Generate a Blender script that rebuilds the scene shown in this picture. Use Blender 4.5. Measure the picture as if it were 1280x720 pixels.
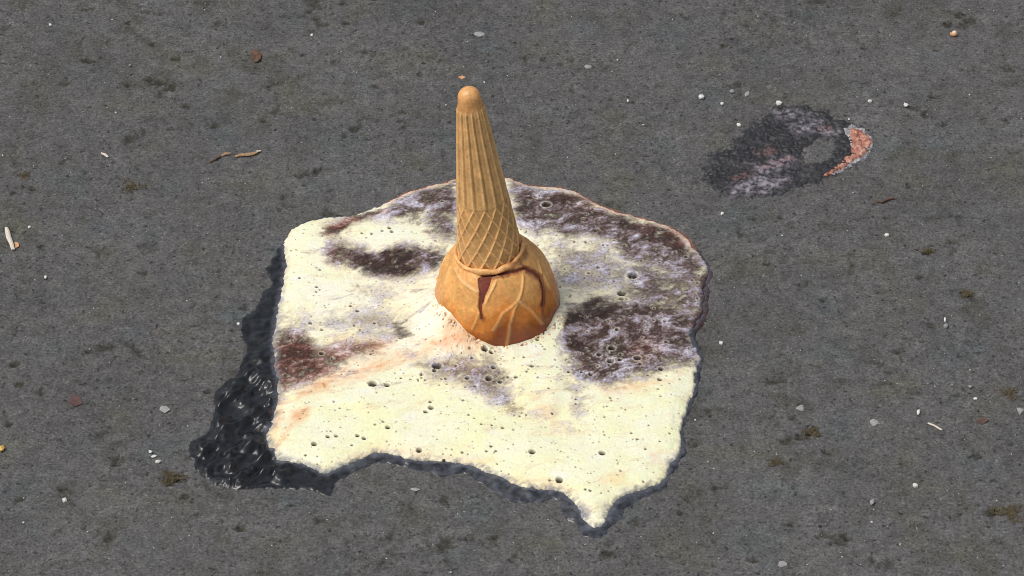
import bpy, math, random
import numpy as np
from mathutils import Matrix, Vector

for o in list(bpy.data.objects):
    bpy.data.objects.remove(o, do_unlink=True)
sc = bpy.context.scene
col = sc.collection
R = math.radians

# ------------------------------------------------------------------ camera
PITCH, DIST, LENS = R(40.0), 1.60, 135.0
cam_d = bpy.data.cameras.new('camera')
cam_d.lens = LENS; cam_d.sensor_width = 36.0
cam_d.clip_start = 0.02; cam_d.clip_end = 300.0
cam = bpy.data.objects.new('camera', cam_d); col.objects.link(cam)
cam.location = (0, -DIST * math.cos(PITCH), DIST * math.sin(PITCH))
cam.rotation_euler = (R(90) - PITCH, 0, 0)
sc.camera = cam

# ------------------------------------------------------------------ sky and sun (bright overcast light)
SUN_EL, SUN_AZ = R(60), R(-105)           # azimuth from +Y towards +X: the light comes from the left
w = bpy.data.worlds.new('World'); sc.world = w; w.use_nodes = True
nt = w.node_tree; nt.nodes.clear()
sky = nt.nodes.new('ShaderNodeTexSky'); sky.sky_type = 'NISHITA'; sky.sun_disc = False
sky.sun_elevation = SUN_EL; sky.sun_rotation = SUN_AZ
sky.air_density = 1.0; sky.dust_density = 4.0; sky.ozone_density = 1.0
hs = nt.nodes.new('ShaderNodeHueSaturation'); hs.inputs['Saturation'].default_value = 0.5
bg = nt.nodes.new('ShaderNodeBackground'); bg.inputs['Strength'].default_value = 0.10
wo = nt.nodes.new('ShaderNodeOutputWorld')
nt.links.new(sky.outputs[0], hs.inputs['Color']); nt.links.new(hs.outputs[0], bg.inputs['Color'])
nt.links.new(bg.outputs[0], wo.inputs['Surface'])
sd = bpy.data.lights.new('sun', 'SUN'); sd.energy = 1.3; sd.angle = R(22); sd.color = (1.0, 0.965, 0.91)
sun = bpy.data.objects.new('sun', sd); col.objects.link(sun)
sdir = Vector((math.sin(SUN_AZ) * math.cos(SUN_EL), math.cos(SUN_AZ) * math.cos(SUN_EL), math.sin(SUN_EL)))
sun.rotation_euler = sdir.to_track_quat('Z', 'Y').to_euler()
vs = sc.view_settings
vs.view_transform = 'Standard'; vs.look = 'None'; vs.gamma = 1.0; vs.exposure = 0.33; vs.use_curve_mapping = False
sc.cycles.max_bounces = 8
sc.cycles.use_denoising = True
sc.cycles.filter_width = 0.9

# ------------------------------------------------------------------ helpers
FPX = LENS / 36.0 * 1280.0
CP, SP = math.cos(PITCH), math.sin(PITCH)
CAM = np.array([0, -DIST * CP, DIST * SP])

def ground(px, py, z=0.0):
    """a point of the place on the plane at height z, measured on the 1280x720 photograph"""
    px = np.asarray(px, float); py = np.asarray(py, float)
    a = (px - 640) / FPX; b = (360 - py) / FPX
    dx, dy, dz = a, b * SP + CP, b * CP - SP
    t = (z - CAM[2]) / dz
    return np.stack([CAM[0] + t * dx, CAM[1] + t * dy], -1)

def photo(P):
    """inverse: photograph coordinates of world points"""
    v = np.asarray(P, float) - CAM
    depth = v[..., 1] * CP - v[..., 2] * SP
    up = v[..., 1] * SP + v[..., 2] * CP
    return np.stack([640 + FPX * v[..., 0] / depth, 360 - FPX * up / depth], -1)

def srgb(r, g, b):
    c = np.array([r, g, b], float) / 255.0
    return np.where(c <= 0.04045, c / 12.92, ((c + 0.055) / 1.055) ** 2.4)

def _h(ix, iy, seed):
    n = (ix.astype(np.int64) * 374761393 + iy.astype(np.int64) * 668265263 + seed * 974634777) & 0xFFFFFFFF
    n = ((n ^ (n >> 13)) * 1274126177) & 0xFFFFFFFF
    n = ((n ^ (n >> 15)) * 2246822519) & 0xFFFFFFFF
    return ((n ^ (n >> 16)) & 0xFFFFFF) / float(0x1000000)

_TAB = {}
def _tab(seed):
    if seed not in _TAB:
        k = np.arange(256); k = np.where(k < 128, k, k - 256)
        a = _h(*np.meshgrid(k, k, indexing='ij'), seed) * 2 * math.pi
        _TAB[seed] = (np.cos(a).ravel(), np.sin(a).ravel())
    return _TAB[seed]

def noise(x, y, seed=0):
    """gradient noise, about -1..1"""
    ix = np.floor(x); iy = np.floor(y); fx = x - ix; fy = y - iy
    ix = ix.astype(np.int64); iy = iy.astype(np.int64)
    u = fx * fx * fx * (fx * (fx * 6 - 15) + 10); v = fy * fy * fy * (fy * (fy * 6 - 15) + 10)
    C_, S_ = _tab(seed)
    def g(ox, oy):
        i = ((ix + ox) & 255) * 256 + ((iy + oy) & 255)
        return C_[i] * (fx - ox) + S_[i] * (fy - oy)
    n = (g(0, 0) * (1 - u) + g(1, 0) * u) * (1 - v) + (g(0, 1) * (1 - u) + g(1, 1) * u) * v
    return n * 1.5

def fbm(x, y, octv=4, seed=0, gain=0.5):
    s = 0; a = 1.0; t = 0
    for k in range(octv):
        s = s + a * noise(x * 2 ** k + 17.3 * k, y * 2 ** k - 9.1 * k, seed + k * 7); t += a; a *= gain
    return s / t

def ss(a, b, x):
    t = np.clip((x - a) / (b - a), 0, 1); return t * t * (3 - 2 * t)

def sdf(P, poly):
    """signed distance to a polygon, positive inside"""
    poly = np.asarray(poly, float); n = len(poly)
    d = np.full(len(P), 1e18); ins = np.zeros(len(P), bool)
    x, y = P[:, 0], P[:, 1]
    for i in range(n):
        a = poly[i]; b = poly[(i + 1) % n]; e = b - a
        wx, wy = x - a[0], y - a[1]
        t = np.clip((wx * e[0] + wy * e[1]) / (e @ e + 1e-20), 0, 1)
        d = np.minimum(d, (wx - t * e[0]) ** 2 + (wy - t * e[1]) ** 2)
        if a[1] != b[1]:
            c = ((a[1] > y) != (b[1] > y)) & (x < e[0] * (y - a[1]) / e[1] + a[0])
            ins ^= c
    d = np.sqrt(d); return np.where(ins, d, -d)

def dline(P, line):
    line = np.asarray(line, float); d = np.full(len(P), 1e18)
    for i in range(len(line) - 1):
        a = line[i]; e = line[i + 1] - a
        wx, wy = P[:, 0] - a[0], P[:, 1] - a[1]
        t = np.clip((wx * e[0] + wy * e[1]) / (e @ e + 1e-20), 0, 1)
        d = np.minimum(d, (wx - t * e[0]) ** 2 + (wy - t * e[1]) ** 2)
    return np.sqrt(d)

def chaikin(p, n=1):
    p = np.asarray(p, float)
    for _ in range(n):
        q = np.roll(p, -1, 0)
        p = np.stack([0.75 * p + 0.25 * q, 0.25 * p + 0.75 * q], 1).reshape(-1, 2)
    return p

def mesh_np(name, V, F, mat, parent=None, tint=None, attrs=None, smooth=True):
    me = bpy.data.meshes.new(name)
    V = np.ascontiguousarray(V, np.float32); F = np.ascontiguousarray(F, np.int32)
    k = F.shape[1]
    me.vertices.add(len(V)); me.vertices.foreach_set('co', V.ravel())
    me.loops.add(F.size); me.loops.foreach_set('vertex_index', F.ravel())
    me.polygons.add(len(F)); me.polygons.foreach_set('loop_start', np.arange(0, F.size, k, dtype=np.int32))
    me.update(calc_edges=True)
    if smooth: me.polygons.foreach_set('use_smooth', np.ones(len(F), bool))
    if tint is not None:
        a = me.attributes.new('tint', 'FLOAT_COLOR', 'POINT')
        c = np.ones((len(V), 4), np.float32); c[:, :3] = tint; a.data.foreach_set('color', c.ravel())
    for nm, val in (attrs or {}).items():
        a = me.attributes.new(nm, 'FLOAT', 'POINT'); a.data.foreach_set('value', np.asarray(val, np.float32).ravel())
    me.materials.append(mat); me.update()
    o = bpy.data.objects.new(name, me); col.objects.link(o)
    if parent is not None: o.parent = parent
    return o

def tag(o, label=None, cat=None, group=None, kind=None):
    for k_, v_ in (('label', label), ('category', cat), ('group', group), ('kind', kind)):
        if v_: o[k_] = v_
    return o

def empty(name, loc=(0, 0, 0)):
    o = bpy.data.objects.new(name, None); o.empty_display_size = 0.01; o.location = loc
    col.objects.link(o); return o

def grid_patch(x0, x1, y0, y1, h):
    xs = np.arange(x0, x1, h); ys = np.arange(y0, y1, h)
    X, Y = np.meshgrid(xs, ys); return X.ravel(), Y.ravel(), len(xs), len(ys)

def grid_faces(nx, ny, keep=None):
    i = np.arange(nx * ny).reshape(ny, nx)
    F = np.stack([i[:-1, :-1], i[:-1, 1:], i[1:, 1:], i[1:, :-1]], -1).reshape(-1, 4)
    if keep is not None: F = F[keep[F].all(1)]
    return F

def compact(V, F, *arrs):
    used = np.unique(F); m = np.full(len(V), -1); m[used] = np.arange(len(used))
    return (V[used], m[F]) + tuple(a[used] for a in arrs)

# ------------------------------------------------------------------ materials
def new_mat(name):
    m = bpy.data.materials.new(name); m.use_nodes = True
    n = m.node_tree; n.nodes.clear()
    out = n.nodes.new('ShaderNodeOutputMaterial'); p = n.nodes.new('ShaderNodeBsdfPrincipled')
    n.links.new(p.outputs[0], out.inputs['Surface'])
    return m, n, p

def N(n, t, **kw):
    x = n.nodes.new(t)
    for k, v in kw.items():
        if k in x.inputs.keys(): x.inputs[k].default_value = v
        else: setattr(x, k, v)
    return x

def noise_node(n, scale, detail=4, rough=0.6, vec=None):
    x = N(n, 'ShaderNodeTexNoise'); x.inputs['Scale'].default_value = scale
    x.inputs['Detail'].default_value = detail; x.inputs['Roughness'].default_value = rough
    if vec is not None: n.links.new(vec, x.inputs['Vector'])
    return x

def ramp(n, fac, stops):
    r = N(n, 'ShaderNodeValToRGB'); e = r.color_ramp.elements
    while len(e) < len(stops): e.new(0.5)
    for el, (p, c) in zip(e, stops):
        el.position = p; el.color = (*c, 1) if not np.isscalar(c) else (c, c, c, 1)
    n.links.new(fac, r.inputs['Fac']); return r

def mix(n, mode, fac, a, b):
    m = N(n, 'ShaderNodeMix'); m.data_type = 'RGBA'; m.blend_type = mode
    for sock, v in ((m.inputs[0], fac), (m.inputs[6], a), (m.inputs[7], b)):
        if hasattr(v, 'is_linked') or isinstance(v, bpy.types.NodeSocket): n.links.new(v, sock)
        elif np.isscalar(v): sock.default_value = v
        else: sock.default_value = (*v, 1)
    return m.outputs[2]

def bump(n, p, h, strength, dist, prev=None):
    b = N(n, 'ShaderNodeBump'); b.inputs['Strength'].default_value = strength; b.inputs['Distance'].default_value = dist
    n.links.new(h, b.inputs['Height'])
    if prev is not None: n.links.new(prev.outputs[0], b.inputs['Normal'])
    n.links.new(b.outputs[0], p.inputs['Normal']); return b

def asphalt_material():
    m, n, p = new_mat('asphalt')
    co = N(n, 'ShaderNodeTexCoord').outputs['Object']
    att = N(n, 'ShaderNodeAttribute'); att.attribute_name = 'tint'
    fine = noise_node(n, 900, 5, 0.75, co)
    mid = noise_node(n, 160, 4, 0.65, co)
    vor = N(n, 'ShaderNodeTexVoronoi'); vor.inputs['Scale'].default_value = 620; n.links.new(co, vor.inputs['Vector'])
    stones = ramp(n, vor.outputs['Color'], [(0.0, 0.62), (0.45, 0.95), (0.8, 1.1), (1.0, 1.5)])
    f1 = ramp(n, fine.outputs['Fac'], [(0.28, 0.32), (0.5, 1.0), (0.74, 1.8)])
    f2 = ramp(n, mid.outputs['Fac'], [(0.3, 0.68), (0.7, 1.3)])
    c = mix(n, 'MULTIPLY', 1.0, att.outputs['Color'], f1.outputs[0])
    c = mix(n, 'MULTIPLY', 0.8, c, f2.outputs[0])
    c = mix(n, 'MULTIPLY', 0.6, c, stones.outputs[0])
    # dark pinholes in the binder
    ph = noise_node(n, 420, 3, 0.55, co)
    pr = ramp(n, ph.outputs['Fac'], [(0.31, 0.3), (0.40, 1.0)])
    c = mix(n, 'MULTIPLY', 0.85, c, pr.outputs[0])
    n.links.new(c, p.inputs['Base Color'])
    p.inputs['Roughness'].default_value = 0.85; p.inputs['Specular IOR Level'].default_value = 0.25
    b1 = bump(n, p, fine.outputs['Fac'], 0.55, 0.0006)
    b2 = bump(n, p, pr.outputs[0], 0.5, 0.0005, b1)
    return m

def film_material():
    m, n, p = new_mat('wet_film')
    co = N(n, 'ShaderNodeTexCoord').outputs['Object']
    att = N(n, 'ShaderNodeAttribute'); att.attribute_name = 'tint'
    fine = noise_node(n, 380, 3, 0.55, co)
    f1 = ramp(n, fine.outputs['Fac'], [(0.25, 0.5), (0.75, 1.5)])
    n.links.new(mix(n, 'MULTIPLY', 1.0, att.outputs['Color'], f1.outputs[0]), p.inputs['Base Color'])
    rr = ramp(n, fine.outputs['Fac'], [(0.35, 0.2), (0.7, 0.38)])
    n.links.new(rr.outputs[0], p.inputs['Roughness'])
    p.inputs['IOR'].default_value = 1.4; p.inputs['Specular IOR Level'].default_value = 0.6
    bump(n, p, fine.outputs['Fac'], 0.25, 0.0008)
    return m

def foam_material():
    m, n, p = new_mat('ice_cream_foam')
    co = N(n, 'ShaderNodeTexCoord').outputs['Object']
    att = N(n, 'ShaderNodeAttribute'); att.attribute_name = 'tint'
    fr = N(n, 'ShaderNodeAttribute'); fr.attribute_name = 'froth'
    fine = noise_node(n, 850, 5, 0.75, co)
    f1 = ramp(n, fine.outputs['Fac'], [(0.28, 0.25), (0.5, 1.0), (0.74, 1.5)])
    c = mix(n, 'MULTIPLY', fr.outputs['Fac'], att.outputs['Color'], f1.outputs[0])
    n.links.new(c, p.inputs['Base Color'])
    rr = ramp(n, fr.outputs['Fac'], [(0.0, 0.32), (1.0, 0.22)])
    n.links.new(rr.outputs[0], p.inputs['Roughness'])
    p.inputs['IOR'].default_value = 1.37
    p.inputs['Subsurface Weight'].default_value = 0.12
    p.inputs['Subsurface Radius'].default_value = (0.0016, 0.0012, 0.0008); p.inputs['Subsurface Scale'].default_value = 1.0
    vor = N(n, 'ShaderNodeTexVoronoi'); vor.inputs['Scale'].default_value = 1100; n.links.new(co, vor.inputs['Vector'])
    b1 = bump(n, p, vor.outputs['Distance'], 0.18, 0.0004)
    bump(n, p, fine.outputs['Fac'], 0.30, 0.0005, b1)
    return m

def wafer_material():
    m, n, p = new_mat('wafer')
    co = N(n, 'ShaderNodeTexCoord').outputs['Object']
    att = N(n, 'ShaderNodeAttribute'); att.attribute_name = 'tint'
    wet = N(n, 'ShaderNodeAttribute'); wet.attribute_name = 'wet'
    fine = noise_node(n, 800, 5, 0.75, co); mid = noise_node(n, 160, 4, 0.65, co)
    f1 = ramp(n, fine.outputs['Fac'], [(0.28, 0.72), (0.5, 1.0), (0.74, 1.2)])
    f2 = ramp(n, mid.outputs['Fac'], [(0.3, 0.78), (0.7, 1.16)])
    c = mix(n, 'MULTIPLY', 1.0, att.outputs['Color'], f1.outputs[0])
    c = mix(n, 'MULTIPLY', 1.0, c, f2.outputs[0])
    n.links.new(c, p.inputs['Base Color'])
    rr = ramp(n, wet.outputs['Fac'], [(0.0, 0.6), (1.0, 0.22)])
    n.links.new(rr.outputs[0], p.inputs['Roughness'])
    p.inputs['Subsurface Weight'].default_value = 0.1
    p.inputs['Subsurface Radius'].default_value = (0.0014, 0.0006, 0.0003); p.inputs['Subsurface Scale'].default_value = 1.0
    bump(n, p, fine.outputs['Fac'], 0.28, 0.0005)
    return m

def plain(name, rgb, rough=0.6, var=0.3, scale=900, spec=0.5, bmp=0.3):
    m, n, p = new_mat(name)
    co = N(n, 'ShaderNodeTexCoord').outputs['Object']
    f = noise_node(n, scale, 4, 0.65, co)
    r = ramp(n, f.outputs['Fac'], [(0.25, 1 - var), (0.75, 1 + var)])
    n.links.new(mix(n, 'MULTIPLY', 1.0, tuple(rgb), r.outputs[0]), p.inputs['Base Color'])
    p.inputs['Roughness'].default_value = rough; p.inputs['Specular IOR Level'].default_value = spec
    bump(n, p, f.outputs['Fac'], bmp, 0.0004)
    return m

def tint_mat(name, rough=0.7, var=0.35, scale=1200, bmp=0.4):
    m, n, p = new_mat(name)
    co = N(n, 'ShaderNodeTexCoord').outputs['Object']
    att = N(n, 'ShaderNodeAttribute'); att.attribute_name = 'tint'
    f = noise_node(n, scale, 4, 0.7, co)
    r = ramp(n, f.outputs['Fac'], [(0.25, 1 - var), (0.75, 1 + var)])
    n.links.new(mix(n, 'MULTIPLY', 1.0, att.outputs['Color'], r.outputs[0]), p.inputs['Base Color'])
    p.inputs['Roughness'].default_value = rough
    bump(n, p, f.outputs['Fac'], bmp, 0.0006)
    return m

M_ASPH, M_FILM, M_FOAM, M_WAFER = asphalt_material(), film_material(), foam_material(), wafer_material()

# ------------------------------------------------------------------ outlines of the spill, measured on the photograph
FOAM = [(372,285),(385,279),(400,275),(412,274),(430,273),(447,271),(460,265),(475,260),(485,254),(500,247),(517,240),(535,235),(552,232),(571,225),(600,222),(632,223),(645,229),(660,234),(690,236),(715,240),(728,246),(742,255),(757,262),(770,268),(785,270),(800,275),(825,282),(845,289),(857,300),(866,311),(880,327),(886,336),(884,347),(879,360),(879,375),(878,390),(873,402),(864,412),(861,422),(867,432),(873,443),(873,455),(869,467),(868,476),(867,488),(861,505),(854,520),(850,535),(850,548),(852,560),(847,571),(837,584),(831,598),(826,605),(815,609),(795,615),(778,621),(766,630),(761,642),(758,652),(750,660),(740,661),(732,654),(727,643),(722,633),(712,624),(700,615),(680,613),(658,611),(640,606),(625,598),(605,590),(590,583),(575,581),(555,578),(530,577),(510,575),(495,570),(480,567),(465,569),(450,575),(430,583),(418,590),(408,594),(398,591),(385,584),(365,579),(350,577),(343,568),(336,555),(334,540),(341,530),(345,515),(346,500),(347,485),(346,470),(344,455),(342,440),(340,428),(344,415),(345,405),(347,390),(350,375),(354,360),(356,345),(358,330),(357,320),(355,310),(358,300),(363,291)]
FILM = [(357,297),(352,306),(347,316),(340,325),(335,335),(334,345),(340,350),(343,353),(338,360),(330,364),(325,377),(318,387),(305,396),(300,408),(304,425),(307,437),(303,450),(300,463),(290,472),(275,484),(270,492),(268,510),(264,528),(262,540),(252,545),(240,549),(236,560),(239,570),(245,577),(246,588),(253,597),(263,600),(275,606),(290,610),(310,611),(330,609),(350,610),(375,611),(392,613),(402,619),(412,620),(418,613),(420,603),(432,596),(448,588),(465,579),(480,578),(500,583),(515,588),(532,590),(545,592),(553,598),(560,596),(575,591),(587,596),(600,604),(615,612),(633,627),(650,629),(675,628),(692,624),(700,625),(703,635),(706,648),(718,655),(723,662),(731,671),(745,672),(752,671),(760,662),(770,655),(777,645),(780,637),(795,628),(815,619),(828,614),(835,605),(838,592),(848,580),(858,568),(856,555),(855,540),(858,525),(866,508),(873,488),(876,470),(878,455),(878,442),(872,430),(868,420),(877,409),(884,395),(886,375),(886,360),(890,345),(889,335),(880,322),(868,306),(858,294),(845,286),(825,279),(800,272),(775,265),(757,258),(742,251),(728,243),(715,237),(690,233),(660,231),(645,226),(632,220),(600,219),(571,222),(552,229),(535,232),(517,237),(500,244),(485,251),(475,257),(460,262),(447,268),(430,270),(400,272),(385,276),(370,283)]
foam_w = chaikin(ground(*np.array(FOAM, float).T), 1)
film_w = chaikin(ground(*np.array(FILM, float).T), 1)

# ------------------------------------------------------------------ asphalt (one sheet, fine near the spill, coarse to the horizon)
def axis(a, b, h, far=60.0, g=1.32):
    mid = np.arange(a, b + h / 2, h); st = h * g ** np.arange(1, 60); cum = np.cumsum(st); cum = cum[cum < far]
    return np.concatenate([a - cum[::-1], mid, mid[-1] + cum])

PITS = [(188,99,7),(200,103,9),(213,110,8),(234,133,6),(268,157,9),(160,105,5),(110,75,6),(220,73,6),(432,29,5),(457,65,5),(527,28,5),(525,94,3),(985,550,9),(1000,546,6),(1015,540,8),(1060,185,5),(1165,120,6),(1080,60,4),(1170,62,4),(1213,25,9),(1200,18,7),(1185,30,6),(1010,545,5),(1220,570,7),(990,522,4),(987,655,5),(1056,670,7),(1190,302,6),(1160,315,5),(1095,255,5),(940,273,5),(975,272,4),(40,235,5),(18,240,4),(160,28,4),(110,440,5),(25,480,6),(18,455,6),(10,530,5),(145,575,8),(50,490,5),(80,610,6),(25,625,6),(260,490,4),(215,598,10),(230,620,6),(1150,345,4),(1208,366,6),(868,555,5),(1255,150,4),(700,80,4),(680,75,4),(905,57,6),(920,50,4),(1140,135,4),(300,660,6),(400,650,5),(180,340,5),(190,55,5),(850,640,4),(940,700,5),(1090,700,5),(1240,640,8),(760,690,6),(560,676,5),(880,500,4),(1030,375,5),(1100,365,5),(895,610,6),(500,150,4),(430,170,4),(470,108,5),(330,150,5),(960,330,4),(1120,440,5)]

def ground_base(x, y):
    z = 0.00018 * fbm(x * 330, y * 330, 2, 11) + 0.00022 * fbm(x * 110, y * 110, 3, 3) + 0.0005 * noise(x * 14, y * 14, 5)
    return z

def build_ground():
    xs = axis(-0.245, 0.245, 0.00085); ys = axis(-0.205, 0.265, 0.00085)
    X, Y = np.meshgrid(xs, ys); x = X.ravel(); y = Y.ravel()
    near = (np.abs(x) < 0.4) & (np.abs(y) < 0.4)
    z = np.zeros(len(x)); tint = np.tile(srgb(91, 90, 89), (len(x), 1))
    xn, yn = x[near], y[near]
    z[near] = ground_base(xn, yn)
    # colour of the binder: slightly bluish and olive areas, worn pale areas
    a = fbm(x * 22, y * 22, 3, 21); b = fbm(x * 35, y * 35, 3, 31); c = fbm(x * 9, y * 9, 3, 41)
    tint *= (1 + 0.20 * a + 0.10 * c)[:, None]
    tint *= 1 + ss(0.1, 0.7, b)[:, None] * np.array([-0.02, -0.01, -0.16])
    tint *= 1 + ss(0.1, 0.7, -b)[:, None] * np.array([-0.10, 0.0, 0.03])
    st_ = ss(0.05, 0.55, fbm(x * 60, y * 60, 4, 45, .6) + 0.5 * c)
    tint *= 1 - st_[:, None] * np.array([0.22, 0.22, 0.29])
    # pits where the binder has worn away, with dirt in them
    pit = np.zeros(len(xn))
    for (px, py, r) in PITS:
        q = ground(px, py); rr = r / 3000.0
        dx = (xn - q[0]) / (rr * 1.5); dy = (yn - q[1]) / (rr * 1.25)
        sel = (np.abs(dx) < 2) & (np.abs(dy) < 2)
        d = np.sqrt(dx[sel] ** 2 + dy[sel] ** 2) + 0.9 * fbm(xn[sel] * 420, yn[sel] * 420, 3, 77)
        pit[sel] = np.maximum(pit[sel], 1 - ss(0.25, 1.0, d))
    sm = fbm(xn * 95, yn * 95, 3, 51) + 0.55 * fbm(xn * 28, yn * 28, 2, 52)
    small = ss(0.44, 0.75, sm + 0.25 * fbm(xn * 420, yn * 420, 2, 53)) * 0.8
    pin = ss(0.46, 0.68, fbm(xn * 330, yn * 330, 2, 61)) * 0.6
    pit = np.maximum(np.maximum(pit, small), pin)
    z[near] -= 0.0011 * pit
    tint[near] *= 1 - pit[:, None] * np.array([0.55, 0.57, 0.66])
    # under the spill the sheet stays just below the liquid
    P = np.stack([xn, yn], 1); box = (np.abs(xn) < 0.16) & (yn > -0.17) & (yn < 0.1)
    s = np.full(len(xn), -1.0); s[box] = sdf(P[box], film_w)
    zi = z[near]; zi -= 0.0026 * ss(0.0, 0.005, s); z[near] = zi
    V = np.stack([x, y, z], 1); F = grid_faces(len(xs), len(ys))
    o = mesh_np('asphalt_pavement', V, F, M_ASPH, tint=tint)
    tag(o, 'worn dark grey asphalt with pits and pale grit', kind='structure')
build_ground()

# ------------------------------------------------------------------ cone: axis, profile
BASE_PX = (622.5, 390.0)
b_xy = ground(*BASE_PX, 0.0)
LEAN = R(-5.7)
BASE = np.array([b_xy[0], b_xy[1], 0.0])
ca, sa = math.cos(LEAN), math.sin(LEAN)
def cone_world(P):
    P = np.asarray(P, float)
    return np.stack([P[..., 0] * ca + P[..., 2] * sa, P[..., 1], -P[..., 0] * sa + P[..., 2] * ca], -1) + BASE
FOAM_Z = 0.0030

# ------------------------------------------------------------------ melted ice cream
spill = tag(empty('melted_ice_cream', (float(b_xy[0]), float(b_xy[1]), 0)),
            'puddle of melted vanilla and chocolate ice cream spread around the upturned cone', 'ice cream')
OFF = np.array([b_xy[0], b_xy[1], 0.0])

# bubbles: photograph x, y, radius in pixels
BUB = [(683,256,5.5),(791,345,6.5),(777,368,5.5),(777,375,3),(466,480,6),(484,481,4),(393,555,4),(410,546,3),(420.5,545,3),(447,544,3),(455,547,3),(485,534.5,3.5),(479,527,2.2),(469,531,2),(546,458,6),(543,463.5,3),(539,509.5,4),(532,514.5,3),(538,502,2.6),(579,500.5,2.2),(586,519,2),(524,561.5,4),(534,567,2),(554.5,572,3),(578,564,2.2),(608.5,563,2),(665.5,565,4.6),(753,566,4.6),(699.5,599,5),(687.5,599,2),(628.5,535,2.6),(642,537.5,1.8),(602,531,2),(615,532,2),(614,557.5,2.4),(620,563,2),(650,606,2),(668,609,2),(738,612.5,2.4),(732,611,2),(645,473,3),(665,460,3),(658.5,467,2),(635,472,2.4),(686,488,2),(711,465,2.4),(727,465,2),(738,467.5,3),(720,499.5,2),(720,505,2),(756,521,1.8),(825,474,3.6),(826,461,3.4),(796.5,448,4.4),(763,451.5,4.4),(775,450,3),(764.5,435,4.4),(749,444,3.4),(776,443,2.4),(800,455,2.4),(831,402,2.2),(860,405.5,2),(861.5,434,1.6),(872,371,2),(858,377,1.8),(872,351,2),(833,427,2.6),(808,413,2.2),(771.5,412,2.6),(762,403,1.8),(736,340,2.2),(749,345.5,2),(748,334,2.8),(718,302.5,2.2),(732.5,303,2.4),(754,307,2),(760,307.5,1.6),(781,307,2.2),(829,309,1.8),(844,315,2),(858,319,2.6),(733,267,2.6),(741,260,2.2),(748,272,1.8),(726,266,1.8),(669,246,2.2),(606,440.5,4.6),(614,443,3),(671.5,429,3),(678.5,422,2.6),(682,418,2),(688.5,348,2.6),(404,285,1.6),(364,311.5,1.8),(396,333.5,1.8),(400,336,2.2),(374.5,345.5,2.2),(396,358.5,2.4),(400,362,1.8),(395.5,364.5,2),(438.5,382,2.4),(447,388.5,2.8),(402,441.5,3),(416,448.5,2.2),(464,442,2),(466.5,438,1.6),(388,403.5,2.6),(402.5,412,2.4),(401,403,1.6),(443,407,2),(450.5,412,2),(468.5,404.5,2.2),(487,285.5,3),(490,290,2.8),(478,289,2.2),(465,292.5,2.2),(452.5,292,2.2),(458,297,1.6),(426,298,1.6),(544,300.5,1.8),(553,253,2.4),(417.5,501.5,1.8),(425,510,1.6),(382,567.5,2),(397,578,1.6),(440,555.5,2),(527,472,2),(527,468,2.8),(513.5,474,1.8),(522.5,474,1.8),(531.5,475,1.8),(501.5,472.5,2),(552,474,1.8),(557,473.5,2.2),(584,473,3),(594,483.5,2.4),(570,458,2.2),(611,473,4.5),(625,477.5,3),(590,450,2.2),(617,459.5,3.4),(789.5,541,2),(797,548.5,2.4),(837.5,540,2),(807,561,2),(825,551.5,1.6),(776,588,2),(804.5,600,1.8),(855,504,1.8),(849,514.5,1.4),(756,543,1.8),(811,531,1.6),(826,495.5,1.8),(823,486.5,1.8),(782,513,1.6),(763,498,2),(764.5,501.5,1.8),(755,509.5,1.6),(759,509,1.6),(690.5,517.5,2),(650,520,1.8),(652.5,516,1.6),(682,534,1.4)]

def splotch(P, poly, soft, warp):
    return ss(-soft, soft, sdf(P + warp, poly))

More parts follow.
